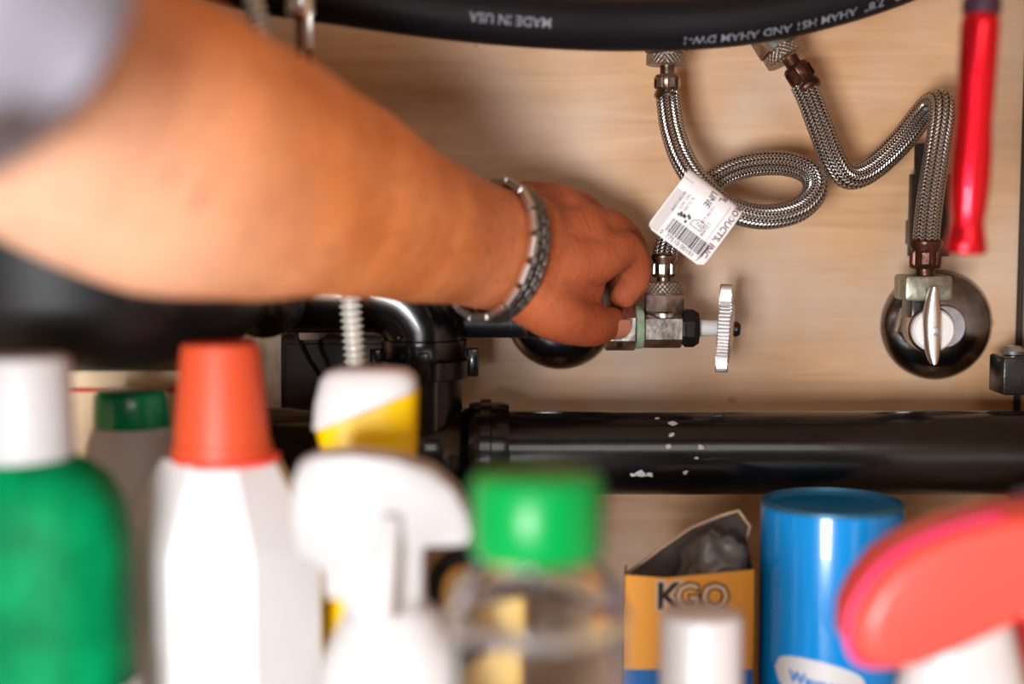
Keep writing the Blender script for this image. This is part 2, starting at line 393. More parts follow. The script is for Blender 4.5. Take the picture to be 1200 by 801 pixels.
# ------------------------------------------------------------------ braided supply hoses
def coupling(parent, p, axis, r, hk, hh, kn=True, rot=0):
    """nut: hexagonal section then knurled band, starting at p along axis"""
    n = lathe('hex_nut', [(r * .96, 0), (r * 1.06, .0012), (r * 1.06, hh - .001), (r * .98, hh)], p, axis, M['nickel'], parent, 6, rot, smooth=False)
    if kn: lathe('knurled_band', [(r * .9, hh), (r * 1.0, hh + .0006), (r * 1.0, hh + hk - .0006), (r * .9, hh + hk)], p, axis, M['knurl'], n, 48, uv=True)
    return n
def ferrule(parent, p, axis, r, L, m, win=M['nickel']):
    f = lathe('ferrule', [(r * .62, -.006), (r * .62, 0), (r * .95, .0004), (r * 1.06, .0016), (r * .92, .003), (r * .92, L * .66), (r * 1.08, L * .8), (r * 1.10, L * .92), (r * 1.0, L)], p, axis, m, parent, 32)
    R = frame_z(axis)
    for k in range(6):                                   # pressed windows of the crimp
        t = k * PI / 3 + .26
        nrm = R @ Vector((math.cos(t), math.sin(t), 0)); tang = R @ Vector((-math.sin(t), math.cos(t), 0)); ax = R @ Vector((0, 0, 1))
        b = MB(); c = Vector(p) + ax * L * .37 + nrm * (r * .935)
        h, w_ = L * .24, r * .30
        for dz in (-.0004, .0009):
            pass
        q = [c + tang * (sx * w_) + ax * (sz * h) for sx, sz in ((-1, -1), (1, -1), (1, 1), (-1, 1))]
        q2 = [c + nrm * .0009 + tang * (sx * w_ * .72) + ax * (sz * h * .8) for sx, sz in ((-1, -1), (1, -1), (1, 1), (-1, 1))]
        b.add(q + q2, [(4, 5, 6, 7), (0, 1, 5, 4), (1, 2, 6, 5), (2, 3, 7, 6), (3, 0, 4, 7)])
        b.build('crimp_window', win, f)
    return f
RB = .0066
# hose one: loops once on its way down
h1 = thing('braided_hose', 'steel braided supply hose looping once above the wheel-handled valve', 'hose', P(781, 60, .765))
down = Vector((0, 0, -1))
n1 = coupling(h1, P(781, 44, .765), (0, 0, -1), .0107, .0062, .0085)
ferrule(h1, P(782, 87, .765), down, .0064, .0125, M['bronze'])
p1 = [P(783, 108, .765), P(784, 125, .764), P(789, 155, .760), P(801, 188, .754), P(822, 218, .748), P(852, 243, .746), P(892, 254, .748), P(932, 247, .752), P(954, 226, .757), P(950, 204, .762), P(922, 192, .766), P(880, 193, .769), P(845, 206, .770), P(814, 232, .769), P(793, 264, .766), P(782, 288, .763), P(779, 302, .761)]
tube('braid', spline(p1, 12), RB, M['braid'], h1, 28, uv=True)
ferrule(h1, P(778, 325, .760), (0, 0, 1), .0062, .0125, M['bronze'])
coupling(h1, P(778, 366, .760), (0, 0, 1), .0109, .0062, .0105, rot=PI / 6)
# hose two: kinked in a zigzag
h2 = thing('braided_hose', 'steel braided supply hose bent in a zigzag with rusty crimps, above the lever valve', 'hose', P(912, 50, .77))
a2 = (P(948, 110, .765) - P(910, 50, .772)).normalized()
coupling(h2, P(901, 36, .773), a2, .0112, .0062, .0125, rot=.3)
ferrule(h2, P(931, 77, .768), a2, .0068, .0155, M['rust'], M['rust'])
p2 = [P(941, 98, .766), P(950, 118, .765), P(962, 150, .764), P(976, 186, .765), P(990, 205, .768), P(1008, 205, .771), P(1032, 189, .774), P(1058, 163, .775), P(1078, 137, .773), P(1092, 122, .768), P(1103, 121, .759), P(1104, 140, .753), P(1099, 175, .750), P(1092, 220, .750), P(1087, 260, .751), P(1085, 288, .752)]
tube('braid', spline(p2, 12), .0069, M['braid'], h2, 28, uv=True)
ferrule(h2, P(1084, 315, .752), (0, 0, 1), .0080, .0155, M['rust'], M['rust'])

# folded label on the first hose
A, B, D = P(814, 190, .736), P(878, 239, .736), P(761, 267, .732)
e1 = (B - A); e2 = (D - A); W1 = e1.length; W2 = e2.length; e1n = e1.normalized(); e2n = (e2 - e1n * e2.dot(e1n)).normalized()
nrm = e1n.cross(e2n); nrm = nrm if nrm.y < 0 else -nrm
tg = thing('hose_tag', 'white paper barcode tag folded round the looped braided hose', 'tag', A)
def tagpt(u, v, off=0.0):          # u along the fold, v away from it (metres)
    bow = .0016 * math.sin(min(1, max(0, v / W2)) * PI)
    if v < .011:                    # rolls over the hose
        a = (1 - v / .011) * 1.35; r = .0082
        return A + e1n * u + e2n * (.011 - r * math.sin(a)) + nrm * (-r + r * math.cos(a) + off)
    return A + e1n * u + e2n * v + nrm * (bow * .6 + off)
def tag_sheet():
    vs = []; fs = []; nu, nv = 14, 22
    for layer in range(2):
        for j in range(nv + 1):
            for i in range(nu + 1):
                u = W1 * i / nu; v = W2 * j / nv
                # rounded corners at the free end
                rr = .003; uu = u
                if v > W2 - rr:
                    k = rr - math.sqrt(max(0, rr * rr - (v - W2 + rr) ** 2)); uu = min(max(u, k), W1 - k)
                vs.append(tagpt(uu, v, -.0005 * layer))
    n = (nu + 1) * (nv + 1)
    for layer in range(2):
        for j in range(nv):
            for i in range(nu):
                a = layer * n + j * (nu + 1) + i; q = (a, a + 1, a + nu + 2, a + nu + 1); fs.append(q if layer == 0 else q[::-1])
    return vs, fs
vs, fs = tag_sheet(); mesh('sheet', vs, fs, M['tag'], tg)
b = MB()
def tag_quad(b, u0, v0, u1, v1, off=.00012):
    n = 5; vs = []
    for k in range(n + 1):
        v = v0 + (v1 - v0) * k / n; vs += [tagpt(u0, v, off), tagpt(u1, v, off)]
    b.add(vs, [(2 * k, 2 * k + 1, 2 * k + 3, 2 * k + 2) for k in range(n)])
def tag_text(b, s, size, u, v, along, bold=0.0):
    vs, fs = text_flat(s, size, bold); out = []
    for q in vs:
        out.append(tagpt(u + q.x, v - q.y, .00013) if along == 'u' else tagpt(u + q.y, v + q.x, .00013))
    b.add(out, fs)
tag_quad(b, .0006, W2 * .02, .0062, W2 * .985, .0001); b.build('clear_strip', M['film'], tg)
b = MB(); u = .0085
while u < .0325:
    wd = random.choice((.0003, .0005, .0005, .0008, .0011)); tag_quad(b, u, W2 * .715, u + wd, W2 * .90); u += wd + random.choice((.0003, .0004, .0006))
b.build('barcode', M['ink'], tg)
b = MB(); tag_text(b, '0  77510 00101  7', .0034, .0068, W2 * .945, 'u', .00003)
for k, s in enumerate(('40-3/8 COMP', 'NO. 5673', 'SI TS DM', '')): tag_text(b, s, .0022, .0052 + k * .0026, W2 * .36, 'v')
tag_text(b, 'L21408', .0026, .0250, W2 * .50, 'v'); tag_text(b, '1/2 FIP x 20', .0022, .0215, W2 * .30, 'v'); tag_text(b, 'NSF', .0030, .0195, W2 * .60, 'u')
tag_quad(b, .0288, W2 * .16, .0290, W2 * .74)
tag_text(b, 'LINE', .0050, .0180, W2 * .12, 'v', .00006)
for k in range(9):
    uu, vv = .0085 + random.random() * .006, W2 * (.56 + random.random() * .10); tag_quad(b, uu, vv, uu + .0012, vv + .0016)
ol = [(.0170, .655), (.0170, .60), (.0195, .545), (.0235, .545), (.0235, .655)]
for i in range(5):
    (u0, v0), (u1, v1) = ol[i], ol[(i + 1) % 5]
    du, dv = u1 - u0, (v1 - v0) * W2; L_ = math.hypot(du, dv); nx, ny = -dv / L_ * .00018, du / L_ * .00018
    b.add([tagpt(u0 - nx, v0 * W2 - ny, .00012), tagpt(u1 - nx, v1 * W2 - ny, .00012), tagpt(u1 + nx, v1 * W2 + ny, .00012), tagpt(u0 + nx, v0 * W2 + ny, .00012)], [(0, 1, 2, 3)])
b.build('lettering', M['ink'], tg)
b = MB(); tag_text(b, 'PL', .0056, .0235, W2 * .06, 'v', .00008); tag_text(b, 'PRODUCTS, INC.', .0048, .0325, W2 * .02, 'v', .00010); b.build('company_lettering', M['redink'], tg)

# ------------------------------------------------------------------ left stop valve with wheel handle
def dome(parent_name, label, c, r, dep, m):
    t = thing(parent_name, label, 'wall flange', c)
    prof = [(r, 0), (r, .0012)] + [(r * math.cos(a), .0012 + dep * math.sin(a)) for a in [i * PI / 2 / 14 * .82 for i in range(1, 15)]]
    prof += [(prof[-1][0] * .96, prof[-1][1] - .001), (.0085, prof[-1][1] - .0012)]
    lathe('dome', prof, c, (0, -1, 0), m, t, 64, auto=50)
    lathe('collar', [(.0125, dep * .9), (.0125, dep + .004), (.0115, dep + .005), (.0085, dep + .005)], c, (0, -1, 0), m, t, 32)
    return t
DV = .760
f1 = P(657, 368, .81); f1.y = 0
dome('wall_flange', 'dark domed wall flange half hidden beneath the gripping hand', f1, .0315, .012, M['darkchrome'])
vl = P(775, 384, DV); zv = vl.z
v1 = thing('shutoff_valve', 'corroded shutoff valve with chrome wheel handle gripped by the hand', 'valve', vl)
ax = Vector((1, 0, 0))
def vx(px): return Vector((P(px, 384, DV).x, vl.y, zv))
# stub out of the wall, elbow, then along x
el = spline([Vector((f1.x, -.001, f1.z)), Vector((f1.x, -.022, f1.z - .001)), Vector((f1.x + .003, -.040, f1.z - .004)), Vector((f1.x + .014, vl.y, zv)), vx(715)], 8)
tube('supply_pipe', el, .0078, M['nickel'], v1, 20)
q = vx(708); L_ = (vx(745) - q).length
lathe('compression_nut', [(.0105, 0), (.0122, .001), (.0122, L_ - .001), (.0112, L_)], q, ax, M['nickel'], v1, 6, PI / 6, smooth=False)
lathe('compression_ring', [(.0085, -.0003), (.0112, 0), (.0112, .003), (.009, .0033)], vx(722), ax, M['blacknut'], v1, 40, mod=lambda k, h: 1.0 if k % 2 else 1.04)
lathe('corroded_band', [(.0095, 0), (.0112, .0004), (.0114, .002), (.0108, .0042), (.0095, .0046)], vx(744), ax, M['verdigris'], v1, 24, mod=lambda k, h: 1 + .03 * math.sin(k * 2.4))
q = vx(753); L_ = (vx(799) - q).length
lathe('valve_body', [(.0098, 0), (.0108, .0009), (.0108, L_ - .0009), (.0098, L_)], q, ax, M['nickel'], v1, 6, PI / 6, smooth=False)
lathe('outlet_neck', [(.0085, 0), (.0085, .014)], P(778, 378, .760), (0, 0, 1), M['nickel'], v1, 24)
q = vx(797); L_ = (vx(819) - q).length
lathe('packing_nut', [(.006, 0), (.0085, .0003), (.0108, .0022), (.0108, L_ - .0034), (.0088, L_ - .0004), (.005, L_)], q, ax, M['blacknut'], v1, 8, PI / 8, smooth=False)
q = vx(817); lathe('stem', [(.0043, 0), (.0043, .0125)], q, ax, M['nylon'], v1, 24)
wa = Vector((1, -.16, -.05)).normalized(); q = vx(841)
NW = 144
wheel = lathe('wheel_handle', [(.005, .0008), (.016, .0016), (.0205, .0004), (.0232, 0), (.0236, .0006), (.0236, .0062), (.0230, .0068), (.019, .0064), (.012, .0082), (.006, .0088)], q, wa, M['wheel'], v1, NW,
              mod=lambda k, h: (.945 if k % 2 else 1.0) if .0003 < h < .0065 else 1.0, smooth=False)
lathe('handle_screw', [(.0024, .0080), (.0040, .0084), (.0042, .0104), (.0030, .0120), (.0012, .0124)], q, wa, M['blacknut'], v1, 24)

# ------------------------------------------------------------------ right stop valve with lever handle
f2 = P(1096, 380, .81); f2.y = 0
dome('wall_flange', 'dark mirror-like round wall flange behind the lever handle', f2, .0316, .0125, M['darkchrome'])
c2 = P(1085, 385, .755)
v2 = thing('shutoff_valve', 'small angle valve with upright oval chrome lever handle and greenish top', 'valve', c2)
lathe('inlet', [(.0085, 0), (.0085, .030)], Vector((c2.x + .004, -.014, c2.z)), (0, -1, 0), M['nickel'], v2, 24)
lathe('compression_nut', [(.0122, 0), (.0132, .001), (.0132, .008), (.0122, .009)], Vector((c2.x + .0045, -.022, c2.z)), (0, -1, 0), M['nickel'], v2, 6, .3, smooth=False)
pt = P(1084, 335, .752)
bbox('valve_body', (pt.x - .0125, -.066, P(0, 352, .752).z), (pt.x + .0125, -.042, P(0, 322, .752).z), M['greenmetal'], v2, .002)
bbox('valve_neck', (pt.x - .0075, -.060, c2.z - .002), (pt.x + .0085, -.040, P(0, 350, .752).z), M['blacknut'], v2, .002)
hub = lathe('valve_hub', [(.0125, 0), (.0125, .010), (.0112, .0118), (.0085, .0122)], Vector((c2.x + .0015, -.050, c2.z)), (0, -1, 0), M['nickel'], v2, 32)
lv = MB()
zt, zb = P(0, 336, .74).z, P(0, 426, .74).z
n = 22; rings = []
for i in range(n + 1):
    t = i / n; z = zb + (zt - zb) * t
    wdt = .0016 + .0036 * math.sin(PI * min(1, max(0, t))) ** .6 * (1.0 if t < .55 else 1.0 - .35 * (t - .55) / .45)
    bul = .0060 + .004 * math.sin(PI * t)
    rings.append((z, wdt, bul, -.020 * 0 + .006 * (t - .45) ** 2 * 4))
vs = []; fs = []
for (z, wd, bl, off) in rings:
    for k in range(12):
        a = 2 * PI * k / 12
        vs.append((c2.x - .0005 + wd * math.cos(a) - (z - c2.z) * .04, -.067 - bl * .5 * (math.sin(a) + .0) - off * .6, z))
for i in range(n):
    for k in range(12): fs.append((i * 12 + k, i * 12 + (k + 1) % 12, (i + 1) * 12 + (k + 1) % 12, (i + 1) * 12 + k))
fs.append(tuple(range(12))[::-1]); fs.append(tuple(n * 12 + k for k in range(12)))
lev = mesh('lever_handle', vs, fs, M['polish'], v2, True, 60)
lathe('handle_cap', [(.0112, 0), (.0112, .004), (.0100, .0055), (.004, .006)], Vector((c2.x + .0012, -.061, c2.z)), (0, -1, 0), M['nylon'], v2, 32)
lathe('handle_screw', [(.0022, 0), (.0022, .0012), (.001, .0016)], Vector((c2.x, -.0725, c2.z)), (0, -1, 0), M['steel'], v2, 16)

# dark sleeve standing behind the zigzag hose
ps = P(1092, 235, .79)
sl = thing('pipe_sleeve', 'dark stepped plastic pipe sleeve behind the rusty end of the zigzag hose', 'pipe fitting', ps)
z0, z1, z2 = P(0, 300, .79).z, P(0, 204, .79).z, P(0, 168, .79).z
lathe('lower_sleeve', [(.0115, 0), (.0115, z1 - z0), (.009, z1 - z0)], Vector((ps.x, -.016, z0)), (0, 0, 1), M['blacknut'], sl, 32)
lathe('upper_sleeve', [(.009, 0), (.009, z2 - z1), (.0065, z2 - z1)], Vector((ps.x, -.016, z1)), (0, 0, 1), M['blacknut'], sl, 32)
bbox('clip', (ps.x - .009, -.006, z0 + .006), (ps.x + .009, 0, z0 + .020), M['blacknut'], sl, .001)

# ------------------------------------------------------------------ waste pipe: tee, elbow and long horizontal run
DP = .745
pc = P(900, 530, DP); RP = .0222
wp = thing('waste_pipe', 'long glossy black plastic waste pipe running level along the back panel', 'pipe', pc)
yp, zp = pc.y, pc.z
xl = P(590, 530, DP).x
tube('pipe', [Vector((xl, yp, zp)), Vector((0.1, yp, zp)), Vector((XR - .001, yp, zp))], RP, M['abs'], wp, 40, auto=40)
pm = MB()
for (px, py, s_) in ((746, 546, 5), (738, 548, 3), (757, 548, 3), (785, 492, 4), (782, 503, 3), (797, 545, 3), (815, 516, 3), (778, 515, 3), (810, 528, 2), (768, 487, 2)):
    g = P(px, py, DP); dz = g.z - zp
    a0 = math.asin(max(-1, min(1, dz / RP)))
    vs = []; nn = 9; cx_ = g.x
    for k in range(nn):
        t = 2 * PI * k / nn; r = s_ * .00036 * (0.6 + random.random() * .8)
        a = a0 + r * 1.1 * math.sin(t) / RP; vs.append((cx_ + r * 1.6 * math.cos(t), yp - (RP + .0002) * math.cos(a), zp + (RP + .0002) * math.sin(a)))
    pm.add(vs, [tuple(range(nn))])
o = pm.build('paint_splashes', M['paint'], wp); o['kind'] = 'stuff'
te = thing('pipe_tee', 'black plastic tee and elbow joining the waste pipe below the wrist', 'pipe fitting', Vector((P(500, 530, DP).x, yp, zp)))
xt = P(498, 530, DP).x
lathe('hub', [(.0222, 0), (.0262, .001), (.0268, .004), (.0268, .018), (.0258, .022), (.0225, .022)], Vector((P(548, 530, DP).x, yp, zp)), (1, 0, 0), M['abs'], te, 40)
tube('run', [Vector((P(300, 530, DP).x, yp, zp)), Vector((xt, yp, zp)), Vector((P(556, 530, DP).x, yp, zp))], .0238, M['abs'], te, 40)
lathe('flange_ring', [(.022, 0), (.0285, .0015), (.0285, .007), (.0225, .009)], Vector((P(560, 530, DP).x, yp, zp)), (1, 0, 0), M['abs'], te, 40)
ze = P(0, 405, DP).z
tube('riser', [Vector((xt, yp, zp)), Vector((xt, yp, ze))], .0200, M['abs'], te, 36, auto=40)
zn = P(0, 432, DP).z
nut = lathe('slip_nut', [(.0205, 0), (.0238, .001), (.0242, .010), (.0225, .0125), (.0225, .0205), (.0205, .0215)], Vector((xt, yp, zn - .005)), (0, 0, 1), M['abs'], te, 40)
for k in range(4):
    a = k * PI / 2 + .05
    bbox('nut_lug', (xt + .0255 * math.cos(a) - .003, yp + .0255 * math.sin(a) - .003, zn - .004), (xt + .0255 * math.cos(a) + .003, yp + .0255 * math.sin(a) + .003, zn + .011), M['abs'], nut, .001)
xe = P(372, 372, .74).x; zh = P(0, 352, .74).z
el = spline([Vector((xt, yp, ze)), Vector((xt - .001, yp, ze + .010)), Vector((xt - .009, yp, ze + .022)), Vector((xt - .022, yp, ze + .0275)), Vector((xt - .040, yp, ze + .028)), Vector((xt - .075, yp, ze + .028))], 8)
tube('elbow', el, .0212, M['abs'], te, 36)
br = P(560, 377, .755)
lathe('branch_stub', [(.0085, 0), (.0085, .052), (.006, .053)], Vector((xt + .014, br.y, br.z)), (1, 0, 0), M['rubber'], te, 24)

# ------------------------------------------------------------------ garbage disposer, conduit, dark box, strut
dp = P(95, 300, .66)
gd = thing('garbage_disposer', 'big black cylindrical waste disposer hanging at the left behind the arm', 'waste disposer', Vector((dp.x, dp.y, P(0, 430, .66).z)))
zb = P(0, 431, .62).z
rad = P(318, 400, .66).x - dp.x
lathe('housing', [(rad * .60, 0), (rad * .70, .002), (rad * .82, .008), (rad * .93, .018), (rad, .030), (rad, .075), (rad * 1.02, .078), (rad * 1.02, .092), (rad, .095), (rad * .93, .125), (rad * .60, .145)], Vector((dp.x, dp.y, zb)), (0, 0, 1), M['disposer'], gd, 72)
lathe('mount_ring', [(rad * .42, .144), (rad * .46, .147), (rad * .46, .17), (.030, .18), (.030, ZT - zb)], Vector((dp.x, dp.y, zb)), (0, 0, 1), M['disposer'], gd, 48)
tube('outlet', [Vector((dp.x + rad * .9, dp.y + .03, ze + .028)), Vector((xt - .076, yp, ze + .028))], .0195, M['abs'], gd, 28)

cn = spline([P(284, -70, .645), P(293, -20, .655), P(304, 30, .662), P(322, 80, .672), P(350, 160, .685), P(388, 250, .700), P(408, 330, .705), P(412, 370, .702), P(417, 430, .698), P(420, 500, .695), P(424, 600, .69), P(428, 700, .69)], 26)
vs, fs, L_ = tube_data(cn, 1.0, 14)
T_, N_ = frames(cn); vs = []
for i, p in enumerate(cn):
    B_ = T_[i].cross(N_[i]); r = .0050 + .0011 * math.sin(L_[i] / .0034 * 2 * PI)
    vs += [p + (N_[i] * math.cos(2 * PI * k / 14) + B_ * math.sin(2 * PI * k / 14)) * r for k in range(14)]
tag(mesh('flexible_conduit', vs, fs, M['conduit']), 'ribbed silvery flexible conduit running down behind the forearm', 'conduit')

fs_ = P(352, 0, .655)
ct = thing('faucet_shank', 'chrome faucet shank with two thin copper tubes above the forearm', 'faucet part', fs_)
zc = P(0, 22, .655).z
lathe('chrome_sleeve', [(.0052, 0), (.0066, .002), (.0068, .006), (.0068, .05), (.006, .052)], Vector((fs_.x, fs_.y, zc)), (0, 0, 1), M['polish'], ct, 32)
bbox('chrome_tongue', (fs_.x + .0015, fs_.y - .004, P(0, 60, .655).z), (fs_.x + .006, fs_.y - .001, zc + .008), M['polish'], ct, .0008)
for dx in (-.0012, .0035):
    tube('copper_tube', spline([Vector((fs_.x + dx, fs_.y + .001, zc + .01)), Vector((fs_.x + dx, fs_.y + .001, zc - .02)), Vector((fs_.x + dx - .004, fs_.y + .003, zc - .06)), Vector((fs_.x + dx - .01, fs_.y + .006, zc - .12))], 6), .0016, M['copper'], ct, 10)

ob = P(388, 435, .80)
ot = thing('dark_box', 'dark brown box standing in for a dark hole low on the back panel beside the elbow', 'stand-in box', Vector((ob.x, -.02, ob.z)))  # plain dark box added where the panel has a dark hole
lo, hi = P(330, 478, .80), P(470, 392, .80)
bbox('box', (lo.x, -.020, lo.z), (hi.x, 0, hi.z), M['darkbox'], ot, .003)
bbox('box_front', (lo.x + .004, -.0215, lo.z + .004), (hi.x - .004, -.019, hi.z - .004), M['darkbox'], ot, .001)
pg = P(364, 384, .765)
pt_ = thing('power_plug', 'ivory power plug with dark cord above the dark brown box', 'plug', pg)
bbox('plug_body', (pg.x - .006, pg.y - .006, pg.z - .0065), (pg.x + .006, 0, pg.z + .0065), M['plug'], pt_, .002)
tube('cord', spline([P(345, 388, .762), P(352, 400, .762), P(362, 420, .766), P(376, 442, .77), P(390, 470, .775)], 6), .0014, M['rubber'], pt_, 8)
st = P(316, 430, .79)
vs = []
for yy in (-.022, -.002):
    for (px, py) in ((298, 476), (330, 476), (330, 368), (322, 372), (298, 398)):
        g = P(px, py, .79); vs.append((g.x, yy, g.z))
tag(mesh('wood_block', vs, [(0, 1, 2, 3, 4), (9, 8, 7, 6, 5)] + [(k, k + 5, (k + 1) % 5 + 5, (k + 1) % 5) for k in range(5)], M['strut'], None, False), 'pale wooden block with a slanted top on the back panel by the dark brown box', 'wood block')

# clip on the right wall
cl = P(1192, 438, .77)
hg = thing('wall_clip', 'small black clip with a grey knob at the right edge of the panel', 'clip', cl)
bbox('clip_body', (P(1180, 0, .77).x, cl.y - .012, P(0, 460, .77).z), (XR, cl.y + .012, P(0, 416, .77).z), M['blacknut'], hg, .0015)
lathe('knob', [(.0055, 0), (.006, .002), (.004, .0045), (.0015, .005)], P(1187, 415, .77), (0, 0, 1), M['steel'], hg, 20)

# ------------------------------------------------------------------ red handled tool hanging in front
d_ = .615
tp, bt = P(1150, 14, d_), P(1131, 298, d_)
axr = (bt - tp).normalized(); Lr = (bt - tp).length; s_ = S(d_)
rt = thing('hanging_tool', 'glossy red tool handle hanging upright at the right', 'tool', tp)
R_ = [(.0060, 0), (.0076, .0015), (.0082, .006), (.0080, .03), (.0078, Lr * .45), (.0086, Lr * .58), (.0086, Lr * .70), (.0078, Lr * .80), (.0070, Lr * .86), (.0078, Lr * .91), (.0088, Lr * .955), (.0088, Lr * .985), (.0080, Lr)]
lathe('handle', R_, tp, axr, M['red'], rt, 40, mod=lambda k, h: 1 - (.07 if k % 8 == 0 and .006 < h < Lr * .8 else 0), auto=50)
lathe('collar', [(.0078, -.006), (.0082, -.005), (.0082, .0005), (.0075, .001)], tp, axr, M['purple'], rt, 32)
lathe('ferrule', [(.0045, -.014), (.0062, -.012), (.0062, -.005), (.0045, -.004)], tp, axr, M['steel'], rt, 32)
topz = tp - axr * .30
tube('shaft', [tp - axr * .012, topz], .0032, M['steel'], rt, 16)
hkp = spline([topz, topz + Vector((0, .002, .03)), topz + Vector((.006, .002, .055)), Vector((topz.x + .004, topz.y, ZT))], 5)
tube('hook', hkp, .0018, M['steel'], rt, 10)

# ------------------------------------------------------------------ arm and hand (one continuous skin)
def ell_tube(secs, seg=28, n=6):
    """secs: (centre, half width across, half width in depth) ; blended with a spline, rounded ends"""
    cs = spline([s[0] for s in secs], n)
    m_ = len(secs) - 1
    def lerp(j, i):
        t = i / (len(cs) - 1) * m_; k = min(int(t), m_ - 1); f = t - k; f = f * f * (3 - 2 * f) * .5 + f * .5
        return secs[k][j] * (1 - f) + secs[k + 1][j] * f
    T, _ = frames(cs); vs = []; fs = []; cnt = 0
    ends = [(-1, cs[0], T[0], 0), (1, cs[-1], T[-1], len(cs) - 1)]
    rows = []
    for i, c in enumerate(cs): rows.append((c, T[i], lerp(1, i), lerp(2, i)))
    pre = []; post = []
    for a in (75, 50, 25):
        A_ = math.radians(a); c, T0, w_, h_ = rows[0]; pre.append((c - T0 * min(w_, h_) * math.sin(A_), T0, w_ * math.cos(A_), h_ * math.cos(A_)))
        c, T0, w_, h_ = rows[-1]; post.insert(0, (c + T0 * min(w_, h_) * math.sin(A_), T0, w_ * math.cos(A_), h_ * math.cos(A_)))
    rows = pre + rows + post
    for (c, t, w_, h_) in rows:
        view = (CAM - c).normalized()
        dn = (view - t * view.dot(t)).normalized(); sd = t.cross(dn)
        for k in range(seg):
            a = 2 * PI * k / seg; vs.append(c + sd * (w_ * math.cos(a)) + dn * (h_ * math.sin(a)))
    for i in range(len(rows) - 1):
        for k in range(seg): fs.append((i * seg + k, i * seg + (k + 1) % seg, (i + 1) * seg + (k + 1) % seg, (i + 1) * seg + k))
    fs.append(tuple(range(seg))[::-1]); fs.append(tuple((len(rows) - 1) * seg + k for k in range(seg)))
    return vs, fs
def capsule(pts, rads, seg=18): return ell_tube([(p, r, r * .95) for p, r in zip(pts, rads)], seg, 5)
mm = .001
SH = Vector((-.36, -.72, .52))
E = P(175, 190, .50)
arm_secs = [
    (SH, 56 * mm, 56 * mm),
    (P(-330, -190, .335), 54 * mm, 54 * mm),
    (P(-75, -10, .42), 52 * mm, 52 * mm),
    (P(70, 120, .475), 49 * mm, 48 * mm),
    (P(193, 172, .515), 54 * mm, 47 * mm),
    (P(298, 204, .560), 50 * mm, 44 * mm),
    (P(388, 230, .605), 43.5 * mm, 38 * mm),
    (P(475, 262, .650), 36 * mm, 30 * mm),
    (P(550, 284, .690), 31 * mm, 24 * mm),
    (P(600, 298, .714), 30 * mm, 21 * mm),
    (P(625, 302, .724), 31 * mm, 20 * mm),
]
ab = MB()
ab.add(*ell_tube(arm_secs, 40, 8))
wr = P(598, 296, .715)
mcp = {'index': P(700, 305, .733), 'middle': P(686, 266, .744), 'ring': P(652, 240, .752), 'little': P(616, 236, .756)}
for k, wrp, r in (('index', P(612, 315, .716), 14), ('middle', P(606, 297, .717), 15), ('ring', P(600, 278, .720), 14), ('little', P(592, 262, .723), 13)):
    ab.add(*capsule([wrp, wrp.lerp(mcp[k], .5) + Vector((0, -.0015, 0)), mcp[k]], [r * mm, (r - .5) * mm, (r - 1.5) * mm]))
    # extensor tendon
    a_ = wrp.lerp(mcp[k], .3) + Vector((0, -(r - 1) * mm, 0)); b_ = mcp[k] + Vector((0, -(r - 4.0) * mm, 0))
    ab.add(*capsule([a_, a_.lerp(b_, .5), b_], [1.6 * mm, 2.2 * mm, 2.6 * mm], 10))
for a_, b_, ra, rb_ in (('index', 'middle', 11.5, 12), ('middle', 'ring', 12, 11.5), ('ring', 'little', 11.5, 11)):
    off_ = Vector((0, -.0005, 0))
    ab.add(*capsule([mcp[a_] + off_, mcp[a_].lerp(mcp[b_], .5) + off_, mcp[b_] + off_], [ra * mm, ra * mm, rb_ * mm]))
    ab.add(*capsule([wr.lerp(mcp[a_], .55), wr.lerp(mcp[b_], .55)], [14 * mm, 14 * mm]))
# palm mass behind the knuckles
ab.add(*ell_tube([(P(615, 308, .728), 32 * mm, 16 * mm), (P(645, 305, .742), 34 * mm, 16 * mm), (P(672, 292, .752), 28 * mm, 13 * mm)], 24, 4))
fing = {
    'index':  ([mcp['index'], P(733, 293, .746), P(745, 323, .757), P(728, 351, .763)], [12.4, 10.2, 8.8, 7.2]),
    'middle': ([mcp['middle'], P(722, 270, .758), P(742, 300, .778), P(726, 330, .784)], [12.5, 9.8, 8.8, 7.4]),
    'ring':   ([mcp['ring'], P(690, 250, .776), P(708, 292, .792), P(700, 328, .790)], [12.0, 9.2, 8.2, 7.0]),
    'little': ([mcp['little'], P(645, 248, .778), P(662, 292, .791), P(662, 320, .788)], [11.5, 8.2, 7.2, 6.2]),
}
for k, (pts, rs) in fing.items(): ab.add(*capsule(pts, [r * mm for r in rs]))
# thumb with its base and the web to the index finger
th = [P(606, 336, .714), P(650, 366, .722), P(690, 380, .735), P(716, 378, .748)]
ab.add(*capsule(th, [16 * mm, 14.5 * mm, 12.0 * mm, 9.0 * mm]))
ab.add(*capsule([P(640, 340, .722), P(690, 335, .740)], [15 * mm, 9.5 * mm]))
ab.add(*capsule([P(640, 372, .732), P(680, 380, .742)], [11 * mm, 9 * mm]))
raw = ab.build('raw', None)
md = raw.modifiers.new('r', 'REMESH'); md.mode = 'VOXEL'; md.voxel_size = .0017; md.use_smooth_shade = True
md = raw.modifiers.new('s', 'SMOOTH'); md.factor = .5; md.iterations = 12
bpy.context.view_layer.update()
ame = bpy.data.meshes.new_from_object(raw.evaluated_get(bpy.context.evaluated_depsgraph_get()))
bpy.data.objects.remove(raw)
attr = ame.attributes.new('ruddy_shade', 'FLOAT', 'POINT')  # strength of the redness and painted shade, growing towards the hand
pA, pB = P(380, 235, .605), P(640, 300, .735); dAB = pB - pA
attr.data.foreach_set('value', [max(0, min(1, (v.co - pA).dot(dAB) / dAB.length_squared)) for v in ame.vertices])
